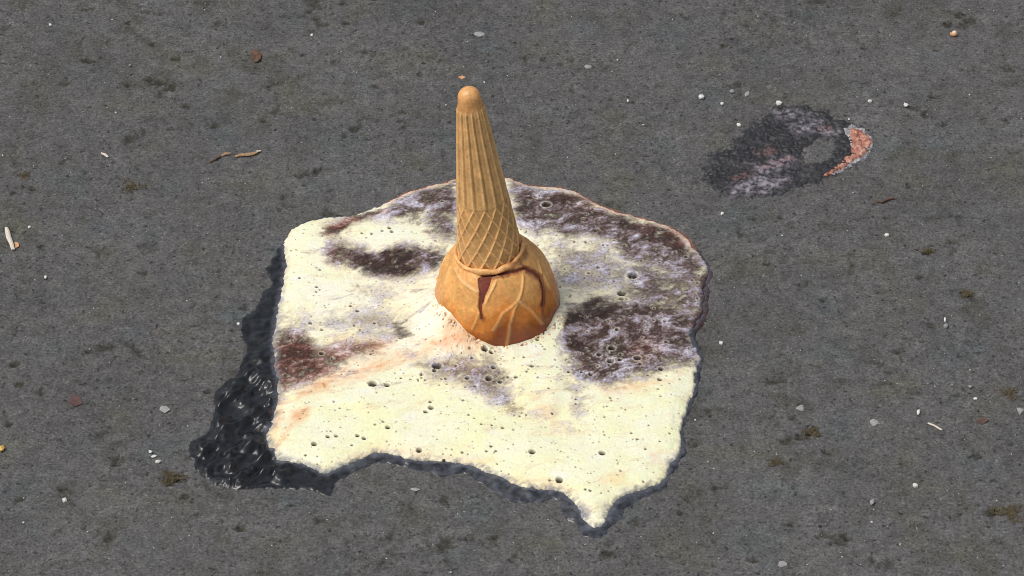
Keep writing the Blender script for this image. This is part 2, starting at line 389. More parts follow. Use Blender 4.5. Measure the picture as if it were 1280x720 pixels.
def build_spill():
    h = 0.0003
    lo = foam_w.min(0) - 0.002; hi = foam_w.max(0) + 0.002
    x, y, nx, ny = grid_patch(lo[0], hi[0], lo[1], hi[1], h)
    P = np.stack([x, y], 1)
    s = sdf(P, foam_w) + 0.0015 * fbm(x * 210, y * 210, 4, 91, .65)
    keep = s > -0.0012
    idx = np.where(keep)[0]
    xk, yk, sk = x[idx], y[idx], s[idx]; Pk = P[idx]
    px = photo(np.stack([xk, yk, np.full(len(xk), 0.0022)], 1))
    # ---- masks, with the edges of every patch torn by noise (pixels)
    wx = 20 * fbm(xk * 55, yk * 85, 5, 101, 0.62)
    wy = 11 * fbm(xk * 55, yk * 85, 5, 111, 0.62)
    wrp = np.stack([wx, wy], 1)
    choc = np.zeros(len(idx)); dark = np.zeros(len(idx)); orange = np.zeros(len(idx)); red = np.zeros(len(idx)); sky_lilac = np.zeros(len(idx))
    def add(arr, poly, soft, v):
        np.maximum(arr, v * splotch(px, poly, soft * 2.0, wrp), out=arr)
    # right side
    add(choc, [(632,220),(690,232),(728,240),(770,262),(845,283),(885,325),(892,345),(860,350),(800,334),(765,308),(722,298),(704,300),(690,292),(668,300),(655,286),(640,262)], 8, 1.0)
    add(choc, [(690,300),(760,305),(800,330),(796,362),(745,368),(705,376),(688,352)], 10, .68)
    add(choc, [(785,325),(892,340),(888,395),(858,396),(800,388),(775,372)], 9, .85)
    add(choc, [(735,370),(770,378),(830,384),(885,385),(880,405),(868,420),(878,440),(872,456),(842,460),(812,468),(790,479),(765,485),(742,478),(722,476),(708,452),(701,428),(703,405),(714,385)], 7, 1.05)
    add(dark, [(708,382),(745,368),(778,384),(762,404),(725,407),(704,414)], 6, .8)
    add(dark, [(780,373),(832,378),(852,390),(820,398),(788,393)], 6, .6)
    add(dark, [(704,418),(742,412),(778,440),(748,452),(714,444)], 7, .5)
    add(dark, [(830,425),(862,408),(866,414),(836,432)], 4, .8)
    add(dark, [(792,430),(822,424),(826,438),(798,446)], 5, .55)
    add(dark, [(768,268),(805,276),(846,288),(868,312),(862,324),(832,312),(800,298),(780,286)], 5, .72)
    add(dark, [(686,246),(704,241),(720,248),(706,259),(686,262)], 5, .7)
    add(dark, [(640,250),(664,246),(668,262),(648,268)], 6, .55)
    add(dark, [(690,288),(716,285),(722,297),(700,301)], 5, .6)
    add(dark, [(722,258),(752,258),(768,274),(742,278),(724,270)], 6, .5)
    add(dark, [(810,345),(872,342),(876,352),(838,360),(806,372)], 6, .5)
    add(dark, [(735,280),(775,278),(770,292),(740,290)], 6, .35)
    add(sky_lilac, [(640,262),(668,258),(690,270),(680,285),(652,282)], 8, .7)  # lilac of the reflected sky, painted into the froth colour
    add(sky_lilac, [(785,318),(850,312),(860,330),(820,340),(785,336)], 8, .6)
    add(sky_lilac, [(745,372),(775,385),(812,402),(800,415),(760,410),(725,398)], 8, .6)
    add(sky_lilac, [(812,410),(870,395),(872,450),(836,456),(812,450)], 8, .5)
    add(sky_lilac, [(700,295),(752,290),(760,302),(720,306)], 7, .6)
    add(sky_lilac, [(842,355),(878,350),(878,384),(850,380)], 7, .7)
    add(red, [(700,246),(722,240),(742,252),(760,262),(740,266)], 6, .35)
    add(red, [(798,276),(845,286),(868,312),(858,312),(830,300),(800,288)], 5, .6)
    add(red, [(780,436),(815,425),(835,432),(800,452)], 6, .45)
    # top left
    add(choc, [(402,282),(440,268),(470,260),(490,248),(520,236),(575,220),(575,264),(560,272),(545,270),(535,264),(520,272),(500,274),(470,277),(442,281),(426,296),(412,302),(402,294)], 6, 1.0)
    add(choc, [(532,250),(575,245),(575,302),(552,302),(534,290)], 9, .85)
    add(dark, [(504,270),(526,261),(534,272),(524,285),(508,286)], 5, .75)
    add(dark, [(484,272),(512,264),(530,262),(528,270),(500,276)], 5, .55)
    add(dark, [(536,252),(566,246),(566,262),(545,266)], 5, .5)
    add(dark, [(548,276),(570,272),(570,292),(556,296)], 5, .5)
    add(dark, [(655,270),(690,266),(705,278),(680,284)], 5, .5)
    add(dark, [(775,296),(815,302),(830,316),(800,318)], 6, .4)
    add(dark, [(835,372),(878,366),(872,386),(846,388)], 6, .4)
    add(dark, [(755,408),(800,402),(812,420),(780,428)], 6, .4)
    add(dark, [(522,288),(540,284),(544,291),(530,294)], 4, .6)
    add(red, [(404,280),(446,268),(478,258),(480,266),(450,278),(424,298),(408,304)], 5, .85)
    add(dark, [(414,284),(440,274),(476,264),(476,270),(444,280),(420,298)], 4, .5)
    add(sky_lilac, [(486,256),(520,244),(540,252),(530,262),(500,266)], 6, .7)
    # band left of the cone
    add(choc, [(404,302),(430,303),(452,310),(470,319),(482,311),(505,305),(530,309),(556,306),(554,332),(536,341),(512,348),(490,354),(470,347),(446,341),(425,333),(406,330)], 6, .95)
    add(dark, [(446,320),(470,328),(476,319),(500,312),(520,317),(514,340),(492,344),(465,340),(446,338)], 5, .95)
    add(dark, [(432,308),(448,308),(456,318),(440,322)], 4, .5)
    add(red, [(404,300),(436,304),(432,330),(408,326)], 7, .35)
    add(dark, [(520,318),(548,316),(548,332),(520,338)], 6, .45)
    add(choc, [(450,360),(490,358),(490,376),(470,382),(446,376)], 9, .55)
    add(choc, [(428,392),(475,384),(512,394),(518,422),(490,434),(458,426),(438,412)], 10, .62)
    add(dark, [(494,405),(516,404),(518,424),(496,430)], 4, .75)
    add(sky_lilac, [(428,392),(475,384),(512,394),(518,422),(490,434),(458,426)], 8, .7)
    # lower left
    add(choc, [(336,424),(350,410),(372,412),(395,426),(430,432),(470,428),(482,435),(442,452),(420,463),(395,476),(370,484),(346,494),(340,470)], 7, .95)
    add(dark, [(338,430),(386,430),(398,450),(382,466),(350,470),(340,450)], 6, .72)
    add(dark, [(343,402),(372,404),(384,412),(360,418),(344,416)], 6, .4)
    add(red, [(336,424),(372,420),(440,436),(485,430),(470,446),(420,466),(370,488),(344,494)], 7, .75)
    add(orange, [(410,430),(470,426),(494,430),(474,442),(430,444)], 6, .9)
    add(orange, [(372,488),(430,463),(470,453),(520,439),(556,424),(552,434),(500,454),(450,474),(410,488),(376,496)], 6, .75)
    add(orange, [(392,476),(430,460),(446,456),(420,474)], 4, .9)
    add(orange, [(346,498),(362,500),(356,522),(340,545),(334,540),(342,524)], 5, .75)
    add(orange, [(372,510),(388,506),(374,532),(350,556),(340,560),(356,536)], 4, .75)
    add(orange, [(530,432),(558,418),(590,424),(596,440),(560,442)], 6, .9)
    add(orange, [(430,562),(480,556),(560,566),(620,576),(600,582),(540,574),(480,566),(440,572)], 6, .35)
    add(orange, [(640,600),(700,604),(712,612),(660,612)], 5, .4)
    add(orange, [(670,500),(690,498),(700,525),(690,545),(676,530)], 9, .4)
    add(orange, [(745,482),(800,480),(848,468),(850,476),(800,492),(760,496)], 6, .4)
    add(orange, [(745,600),(780,585),(778,600),(750,612)], 7, .3)
    add(orange, [(815,560),(835,565),(830,578),(815,572)], 6, .3)
    add(red, [(404,580),(432,576),(452,568),(450,576),(428,588)], 4, .7)
    add(dark, [(418,578),(432,577),(430,586),(420,586)], 3, .6)
    # front smear
    add(choc, [(530,452),(570,446),(602,450),(628,452),(637,466),(634,482),(642,496),(652,510),(640,519),(624,508),(608,496),(585,486),(560,478),(535,470),(518,462)], 8, .78)
    add(dark, [(604,466),(632,466),(630,480),(606,480)], 5, .5)
    add(red, [(560,448),(604,450),(600,466),(562,464)], 8, .4)
    add(sky_lilac, [(598,478),(636,480),(646,506),(628,506),(606,494)], 7, .7)
    add(choc, [(698,478),(728,476),(738,500),(732,525),(720,530),(714,506)], 8, .55)
    add(sky_lilac, [(698,478),(728,476),(738,500),(732,525),(720,530),(714,506)], 8, .8)
    # grey edges of the foam
    add(choc, [(340,358),(356,368),(362,392),(356,414),(340,418)], 7, .42)
    add(choc, [(796,552),(822,546),(824,560),(802,566)], 8, .2)
    add(choc, [(716,632),(734,626),(742,640),(740,664),(724,660)], 5, .5)
    add(choc, [(755,636),(768,632),(760,660),(748,664)], 4, .5)
    sky_lilac = np.maximum(sky_lilac, 0.8 * ss(598, 626, px[:, 1]) * ss(700, 726, px[:, 0]))
    edge = 1 - ss(0.0002, 0.0034, sk + 0.0014 * fbm(xk * 300, yk * 300, 3, 121))
    # ---- colours
    c_cream = srgb(250, 243, 218); c_yel = srgb(249, 240, 201); c_pale = srgb(247, 245, 236)
    fa = fbm(xk * 45, yk * 45, 4, 131); 
    ux = xk + 0.004 * fbm(xk * 60, yk * 60, 3, 143); uy = yk - 0.22 * xk + 0.004 * fbm(xk * 60, yk * 60, 3, 145)
    fb_ = fbm(ux * 85, uy * 150, 5, 141, 0.6)
    fy = fbm(ux * 330, uy * 420, 3, 151, 0.65); ff = fbm(xk * 900, yk * 900, 2, 161)
    m = ss(-0.5, 0.5, fa + 0.5 * fb_)[:, None]
    T = c_cream * (1 - m) + c_yel * m
    pal = ss(0.15, 0.6, fbm(xk * 60, yk * 90, 4, 171))[:, None]; T = T * (1 - 0.7 * pal) + c_pale * 0.7 * pal
    low = ss(430, 520, px[:, 1])[:, None]; T = T * (1 + low * np.array([0, 0.0, -0.08]))
    greyish = ss(0.05, 0.7, fbm(ux * 60, uy * 200, 5, 181, 0.62)) * 0.34; T = T * (1 - greyish[:, None] * np.array([.8, .8, .7]))
    # orange and red syrup
    om = np.clip(orange * (0.8 + 1.0 * fb_ + 0.6 * fy), 0, 1)[:, None]
    T = T * (1 - om) + (srgb(226, 160, 108) * (1 - 0.35 * ss(0.1, 0.6, fy)[:, None])) * om
    # chocolate froth: a mottled mix from dark brown to pale lilac, a painted-in sky reflection
    blob = fbm(ux * 120, uy * 150, 3, 155, 0.5)
    add(choc, [(486,336),(552,326),(550,352),(500,360)], 9, .42)
    add(choc, [(360,392),(420,386),(470,396),(450,420),(390,418),(358,412)], 10, .45)
    add(choc, [(660,262),(690,300),(700,330),(688,345),(672,300)], 8, .55)
    add(choc, [(500,436),(560,444),(640,446),(640,456),(560,456),(500,450)], 8, .4)
    add(choc, [(640,505),(700,520),(740,540),(700,545),(650,525)], 9, .28)
    sky_lilac = np.maximum(sky_lilac, 0.35 * splotch(px, [(690,302),(760,306),(800,332),(790,362),(745,368),(705,376),(690,352)], 16, wrp))
    # faint streaks drawn out through the cream, away from the cone
    stk = ss(0.12, 0.55, fbm(ux * 38, uy * 120, 5, 157, .62)) * ss(560, 470, px[:, 1]) + 0.35 * ss(0.25, 0.6, fbm(ux * 45, uy * 150, 4, 158, .62))
    choc = np.maximum(choc, 0.52 * stk)
    near_c = ss(0.0, 0.2, choc)
    k = choc + near_c * (0.40 * fb_ + 0.45 * blob + 0.34 * fy)
    cov = ss(-0.02, 0.95, k)
    tone = 0.34 + 1.05 * blob + 0.45 * fb_ + 0.55 * fy + 0.22 * ff - 0.50 * dark + 0.16 * sky_lilac - 0.12 * (choc - .5)
    st = [(-.35, srgb(44, 31, 27)), (0.05, srgb(78, 60, 54)), (.3, srgb(122, 106, 104)), (.52, srgb(156, 147, 154)), (.8, srgb(188, 183, 196)), (1.25, srgb(228, 222, 218))]
    froth_c = np.stack([np.interp(tone, [a for a, _ in st], [c_[i] for _, c_ in st]) for i in range(3)], 1)
    tone_r = [(-.35, srgb(52, 28, 22)), (0.05, srgb(96, 60, 48)), (.4, srgb(162, 114, 92)), (.75, srgb(214, 182, 164)), (1.1, srgb(236, 222, 210))]
    red_c = np.stack([np.interp(tone, [a for a, _ in tone_r], [c_[i] for _, c_ in tone_r]) for i in range(3)], 1)
    rm = np.clip(red * (0.9 + 0.6 * fb_), 0, 1)[:, None]
    froth_c = froth_c * (1 - rm) + red_c * rm
    T = T * (1 - cov[:, None]) + froth_c * cov[:, None]
    # dark patches read through even where the froth is thin
    dm = ss(0.35, 0.8, dark + 0.35 * fb_ * (dark > .02) + 0.3 * fy * (dark > .02))
    T = T * (1 - 0.62 * dm[:, None]) + (srgb(58, 40, 34) * (1 - rm) + srgb(76, 44, 34) * rm) * 0.62 * dm[:, None]
    # thin rim: pale on the far side, grey and thin towards the camera and the left
    front = ss(540, 580, px[:, 1]); leftside = 1 - ss(335, 372, px[:, 0])
    em = (edge * np.clip(0.15 + front * .85 + leftside, 0, 1) * 0.85 * ss(-.7, .4, fb_ + fy))[:, None]
    T = T * (1 - em) + srgb(132, 132, 136) * em
    rim_top = edge * (1 - ss(300, 330, px[:, 1])) * ss(475, 490, px[:, 0])
    T = T * (1 - 0.7 * rim_top[:, None]) + srgb(222, 186, 160) * 0.7 * rim_top[:, None]
    rim_r = edge * ss(858, 872, px[:, 0]) * (1 - ss(405, 415, px[:, 1])) * ss(336, 345, px[:, 1])
    T = T * (1 - 0.9 * rim_r[:, None]) + srgb(70, 45, 42) * 0.9 * rim_r[:, None]
    # brown froth where the wafer soaks into the cream
    dw = np.hypot(xk - b_xy[0], yk - b_xy[1]) - 0.0262
    sm_ = (1 - ss(0.0003, 0.0085, dw + 0.003 * fy + 0.004 * fb_)) * ss(0.35, -0.2, yk - b_xy[1] + 0.3) * (0.55 + 0.4 * fy)
    sm_ = np.clip(sm_, 0, .85)[:, None]; T = T * (1 - sm_) + srgb(206, 140, 84) * sm_
    # ---- relief
    z = 0.0009 * ss(-0.0007, 0.0006, sk) + 0.0016 * (1 - np.exp(-np.clip(sk, 0, 1) / 0.0045)) + np.where(sk < 0, sk * 1.2, 0)
    z += (0.0009 * fbm(xk * 32, yk * 48, 3, 191) + 0.0003 * fb_) * ss(0, 0.006, sk)
    lobe = sdf(px, [(640,470),(665,440),(695,425),(704,450),(706,490),(690,520),(660,515),(642,495)]); z += 0.0009 * ss(-9, 12, lobe)
    z += cov * ss(0.001, 0.004, sk) * (0.00016 * fy + 0.00030 * fb_ + 0.00035 * blob + 0.00006 * ff)
    z += (1 - cov) * 0.00004 * fy
    d0 = np.hypot(xk - b_xy[0], yk - b_xy[1])
    z += 0.0022 * np.exp(-((d0 - 0.024) / 0.007) ** 2 * 0.5) * ss(-0.4, 0.4, fbm(xk * 70, yk * 70, 2, 201) + 0.3)
    for (mx, my, r, hh) in [(562,404,.011,.0085),(586,416,.008,.0035),(548,380,.008,.003),(700,400,.007,.003)]:
        q = ground(mx, my, 0.004); z += hh * np.exp(-((xk - q[0]) ** 2 + (yk - q[1]) ** 2) / (2 * (r * .7) ** 2))
    # ---- bubbles and pinholes
    rng = np.random.default_rng(5)
    holes = [(a, b, r / 3000.0 * 0.95) for a, b, r in BUB]
    for _ in range(1300):
        a, b = rng.uniform(345, 880), rng.uniform(232, 650)
        holes.append((a, b, rng.choice([0.75, 0.85, 1.0, 1.3]) / 3000.0))
    for _ in range(230):
        a, b = rng.uniform(650, 880), rng.uniform(240, 480)
        holes.append((a, b, rng.uniform(0.9, 1.9) / 3000.0))
    for _ in range(34):                                 # bubbly seam where the wafer stands in the cream
        th = R(rng.uniform(-150, -20)); rr = 0.0268 + abs(rng.normal(0, 0.0016)); q = (b_xy[0] + rr * math.cos(th), b_xy[1] + rr * math.sin(th))
        pp = photo(np.array([q[0], q[1], 0.003])); holes.append((pp[0], pp[1], -rng.uniform(0.9, 2.0) / 3000.0))
    order = np.argsort(xk); xso = xk[order]
    for a, b, r in holes:
        seam = r < 0; r = abs(r)
        q = ground(a, b, 0.0026); i0, i1 = np.searchsorted(xso, [q[0] - 3 * r, q[0] + 3 * r]); ii = order[i0:i1]
        d = np.hypot(xk[ii] - q[0], (yk[ii] - q[1])) / r; near = d < 2.4; ii = ii[near]; d = d[near]
        if len(ii) == 0 or sk[ii].min() < 0.0008: continue
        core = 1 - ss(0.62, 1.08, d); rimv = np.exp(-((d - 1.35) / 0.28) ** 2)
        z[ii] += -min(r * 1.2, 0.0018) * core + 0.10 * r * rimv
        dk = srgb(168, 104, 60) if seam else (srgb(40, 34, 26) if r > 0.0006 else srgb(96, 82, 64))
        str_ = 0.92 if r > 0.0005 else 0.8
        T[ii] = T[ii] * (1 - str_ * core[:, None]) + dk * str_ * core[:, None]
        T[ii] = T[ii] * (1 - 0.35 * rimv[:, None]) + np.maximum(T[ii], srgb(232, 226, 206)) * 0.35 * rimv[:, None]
    V = np.zeros((len(x), 3)); V[:, 0] = x; V[:, 1] = y; V[idx, 2] = z + 0.0002
    TT = np.zeros((len(x), 3)); TT[idx] = np.clip(T, 0.004, 0.86); FR = np.zeros(len(x)); FR[idx] = np.clip(0.16 + 0.84 * np.maximum(cov, 0.8 * dm), 0, 1)
    F = grid_faces(nx, ny, keep)
    V, F, TT, FR = compact(V, F, TT, FR)
    mesh_np('foam', V - OFF, F, M_FOAM, spill, TT, {'froth': FR})
    hgt = dict(zip(('x', 'y', 'z'), (xk, yk, z)))
    return hgt
HGT = build_spill()

def foam_height(qx, qy):
    i = np.argmin((HGT['x'] - qx) ** 2 + (HGT['y'] - qy) ** 2); return float(HGT['z'][i])

def build_film():
    h = 0.00045
    lo = film_w.min(0) - 0.002; hi = film_w.max(0) + 0.002
    x, y, nx, ny = grid_patch(lo[0], hi[0], lo[1], hi[1], h); P = np.stack([x, y], 1)
    s = sdf(P, film_w) + 0.0024 * fbm(x * 170, y * 170, 4, 301, 0.6); sf = sdf(P, foam_w)
    keep = (s > -0.0012) & (sf < 0.005)
    px = photo(np.stack([x, y, np.zeros(len(x))], 1))
    body = ss(0.0, 0.004, s)
    z = ground_base(x, y) * ss(0.004, -0.002, s) + 0.00060 * (1 - np.exp(-np.clip(s, 0, 1) / 0.0022)) + np.where(s < 0, s * 1.0, 0)
    # the asphalt grain stands through the thin liquid on the left
    ang = 0.85; u = x * math.cos(ang) + y * math.sin(ang); v = -x * math.sin(ang) + y * math.cos(ang)
    grain = fbm(u * 95, v * 170, 2, 311, 0.45); grain = np.where(grain < -.18, -.18 + .25 * (grain + .18), grain)
    lumpy = ss(420, 500, px[:, 1]) * ss(380, 340, px[:, 0]) * 0.85 + 0.35
    z += (0.35 + 0.65 * body) * ss(0.0004, 0.0030, s) * (0.35 + 0.65 * ss(-0.0004, -0.0025, sf)) * lumpy * 0.0046 * grain
    z = np.where(s < 0.0003, np.minimum(z, ground_base(x, y) + s * 1.4 + 0.0001), z)
    T = np.tile(srgb(30, 32, 35), (len(x), 1))
    T *= np.clip(1 + 1.1 * fbm(x * 160, y * 200, 4, 321, .65), .2, 3)[:, None]
    brown = ss(860, 874, px[:, 0]) * (1 - ss(408, 425, px[:, 1])) * ss(300, 340, px[:, 1])
    T = T * (1 - brown[:, None]) + srgb(64, 40, 36) * brown[:, None]
    milky = ss(-0.0026, -0.0002, sf + 0.0014 * fbm(x * 240, y * 240, 3, 331)) * 0.55
    T = T * (1 - milky[:, None]) + srgb(96, 98, 108) * milky[:, None]
    # the thin milky seep along the front is greyer than the dark soak on the left
    seep = ss(395, 450, px[:, 0]) * ss(535, 575, px[:, 1]) * np.clip(0.5 + 1.0 * fbm(x * 230, y * 260, 4, 341, .65), 0, .9) * .5
    T = T * (1 - seep[:, None]) + srgb(104, 108, 116) * seep[:, None]
    far = (px[:, 1] < 345) & (px[:, 0] > 480) & (px[:, 0] < 870)
    T[far] = T[far] * .4 + srgb(150, 96, 70) * .6
    V = np.stack([x, y, z], 1); F = grid_faces(nx, ny, keep); V, F, T = compact(V, F, T)
    tag(mesh_np('wet_margin', V - OFF, F, M_FILM, spill, np.clip(T, .003, .8)), 'dark watery margin soaking out of the cream')
build_film()

# glossy bubble domes in the bigger holes
M_BUB = plain('bubble_skin', srgb(52, 46, 38), 0.08, 0.5, 1500, 0.7, 0.05)
def dome_mesh():
    vs_, fs = [], []; nth, nph = 12, 4
    for j in range(nph):
        ph = j / nph * math.pi / 2
        for i in range(nth):
            th = 2 * math.pi * i / nth; vs_.append((math.cos(th) * math.cos(ph), math.sin(th) * math.cos(ph), math.sin(ph)))
    vs_.append((0, 0, 1))
    for j in range(nph - 1):
        for i in range(nth):
            fs.append((j * nth + i, j * nth + (i + 1) % nth, (j + 1) * nth + (i + 1) % nth, (j + 1) * nth + i))
    for i in range(nth): fs.append(((nph - 1) * nth + i, (nph - 1) * nth + (i + 1) % nth, len(vs_) - 1))
    me = bpy.data.meshes.new('bubble'); me.from_pydata(vs_, [], fs); me.materials.append(M_BUB)
    for p_ in me.polygons: p_.use_smooth = True
    return me
BME = dome_mesh()
for a, b, r in BUB:
    if r < 2.9: continue
    q = ground(a, b, 0.0026); zz = foam_height(q[0], q[1]); rr = r / 3000.0
    o = bpy.data.objects.new('bubble', BME); col.objects.link(o); o.parent = spill
    o.location = (q[0] - OFF[0], q[1] - OFF[1], zz + 0.0001); o.scale = (rr * .66, rr * .66, rr * 0.5)

M_FROTH = plain('froth_skin', srgb(232, 200, 158), 0.12, 0.3, 900, 0.6, 0.05)
FME = BME.copy(); FME.materials.clear(); FME.materials.append(M_FROTH)
rb_ = random.Random(31)
for k in range(60):                                     # small froth bubbles along the soaked rim of the wafer
    th = R(rb_.uniform(-165, -12)); rr = 0.0262 + abs(rb_.gauss(0, 0.0013)) * (1.6 if k % 5 == 0 else 1.0)
    qx, qy = b_xy[0] + rr * math.cos(th), b_xy[1] + rr * math.sin(th); r = rb_.uniform(.00028, .00085)
    o = bpy.data.objects.new('bubble', FME); col.objects.link(o); o.parent = spill
    o.location = (qx - OFF[0], qy - OFF[1], foam_height(qx, qy) + .0001 - r * .2); o.scale = (r, r, r * rb_.uniform(.6, .95))

# ------------------------------------------------------------------ the cone
cone = tag(empty('ice_cream_cone', tuple(BASE)),
           'tan wafer cone standing upside down with its cracked cup stuck in the cream', 'ice cream cone')
cone.rotation_euler = (0, LEAN, 0)

def revolve(ts, rad, nth):
    """rad(theta, t) -> radius; returns vertices, faces, TH, T"""
    th = np.linspace(0, 2 * math.pi, nth, endpoint=False)
    TH, TT = np.meshgrid(th, ts); TH = TH.ravel(); TT = TT.ravel()
    r = rad(TH, TT); V = np.stack([r * np.cos(TH), r * np.sin(TH), TT], 1)
    i = np.arange(len(ts) * nth).reshape(len(ts), nth); j = np.roll(i, -1, 1)
    F = np.stack([i[:-1], j[:-1], j[1:], i[1:]], -1).reshape(-1, 4)
    return V, F, TH, TT

T_TIP = 0.1160
prof_t = [0.028, 0.0335, 0.037, 0.050, 0.062, 0.080, 0.100, 0.1060, 0.1075, 0.110, 0.112]
prof_r = [0.0134, 0.0131, 0.0128, 0.0114, 0.0102, 0.0083, 0.0062, 0.00560, 0.00525, 0.0049, 0.0046]
def tube_r(t): return np.interp(t, prof_t, prof_r)
NFL = 14
def wrapd(u): return np.abs(u - np.round(u))
def flute(TH, T):
    u = NFL * TH / (2 * math.pi) + 0.12 * fbm(TH * 1.1, T * 18, 2, 401) + 0.25
    d = u - np.round(u)                             # 0 on a rib
    k = T / 0.08
    return np.interp(T, [.05, .107], [1, .62]) * (0.00050 * np.exp(-(d / 0.14) ** 2) - 0.00045 * np.exp(-((d - 0.26) / 0.11) ** 2))
def lattice(TH, T):
    u = NFL * TH / (2 * math.pi) + 0.25; v = (T - 0.0325) / 0.0098
    d1 = wrapd(u + v); d2 = wrapd(u - v)
    return 0.00062 * np.maximum(np.exp(-(d1 / 0.085) ** 2), np.exp(-(d2 / 0.085) ** 2)) - 0.00028

C_WAF = srgb(220, 172, 112)
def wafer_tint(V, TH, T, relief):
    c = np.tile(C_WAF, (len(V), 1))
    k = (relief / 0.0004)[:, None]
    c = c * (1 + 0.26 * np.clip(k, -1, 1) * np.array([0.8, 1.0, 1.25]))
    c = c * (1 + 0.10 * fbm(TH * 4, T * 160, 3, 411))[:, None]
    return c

def build_stem():
    # lattice band
    ts = np.linspace(0.028, 0.0625, 170)
    f = lambda TH, T: tube_r(T) + lattice(TH, T)
    V, F, TH, T = revolve(ts, f, 400)
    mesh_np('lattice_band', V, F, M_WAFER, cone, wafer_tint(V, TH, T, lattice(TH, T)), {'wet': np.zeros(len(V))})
    ts = np.linspace(0.0622, 0.1080, 130)
    def g(TH, T):
        k = ss(0.1080, 0.1060, T) * ss(0.0615, 0.0640, T) ; return tube_r(T) + flute(TH, T) * (0.15 + 0.85 * k) + 0.00015 * noise(TH * 2, T * 60, 421)
    V, F, TH, T = revolve(ts, g, 400)
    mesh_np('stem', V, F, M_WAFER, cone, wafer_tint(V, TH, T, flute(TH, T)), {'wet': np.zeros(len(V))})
    # smooth rounded tip
    a = np.linspace(0, math.pi / 2, 18)
    ts = np.concatenate([np.linspace(0.1068, 0.1118, 24)[:-1], 0.1118 + 0.0046 * np.sin(a)])
    def rr(TH, T):
        base = np.where(T < 0.1118, np.interp(T, [0.1068, 0.1080, 0.1090, 0.1118], [0.0054, 0.00505, 0.0049, 0.0046]),
                        0.0046 * np.sqrt(np.clip(1 - ((T - 0.1118) / 0.0046) ** 2, 0, 1)))
        return base * (1 + 0.012 * noise(np.cos(TH) * 2, T * 300 + np.sin(TH), 431))
    V, F, TH, T = revolve(ts, rr, 96)
    tt = np.tile(srgb(226, 168, 104), (len(V), 1)) * (1 + 0.12 * fbm(TH * 3, T * 300, 3, 441))[:, None]
    mesh_np('tip', V, F, M_WAFER, cone, tt, {'wet': np.full(len(V), .75)})
build_stem()

# the cup: a dome with an uneven lip at the neck
cup_t = np.array([-.004, 0.0, .004, .008, .012, .016, .020, .0235, .0265, .029, .031, .0325])
cup_r = np.array([.0262, .0263, .0262, .0259, .0253, .0243, .0230, .0215, .0198, .0180, .0162, .0148])
s_u = np.linspace(0, 1, len(cup_t))
def px_zoom(p): return [(500 + a / 3.43, 240 + b / 3.43) for a, b in p]

def smooth_curve(t, r, n):
    d = np.concatenate([[0], np.cumsum(np.hypot(np.diff(t), np.diff(r)))]); d /= d[-1]
    u = np.linspace(0, 1, n)
    T_, R_ = np.interp(u, d, t), np.interp(u, d, r)
    for _ in range(40):
        T_[1:-1] = .25 * T_[:-2] + .5 * T_[1:-1] + .25 * T_[2:]; R_[1:-1] = .25 * R_[:-2] + .5 * R_[1:-1] + .25 * R_[2:]
    return T_, R_

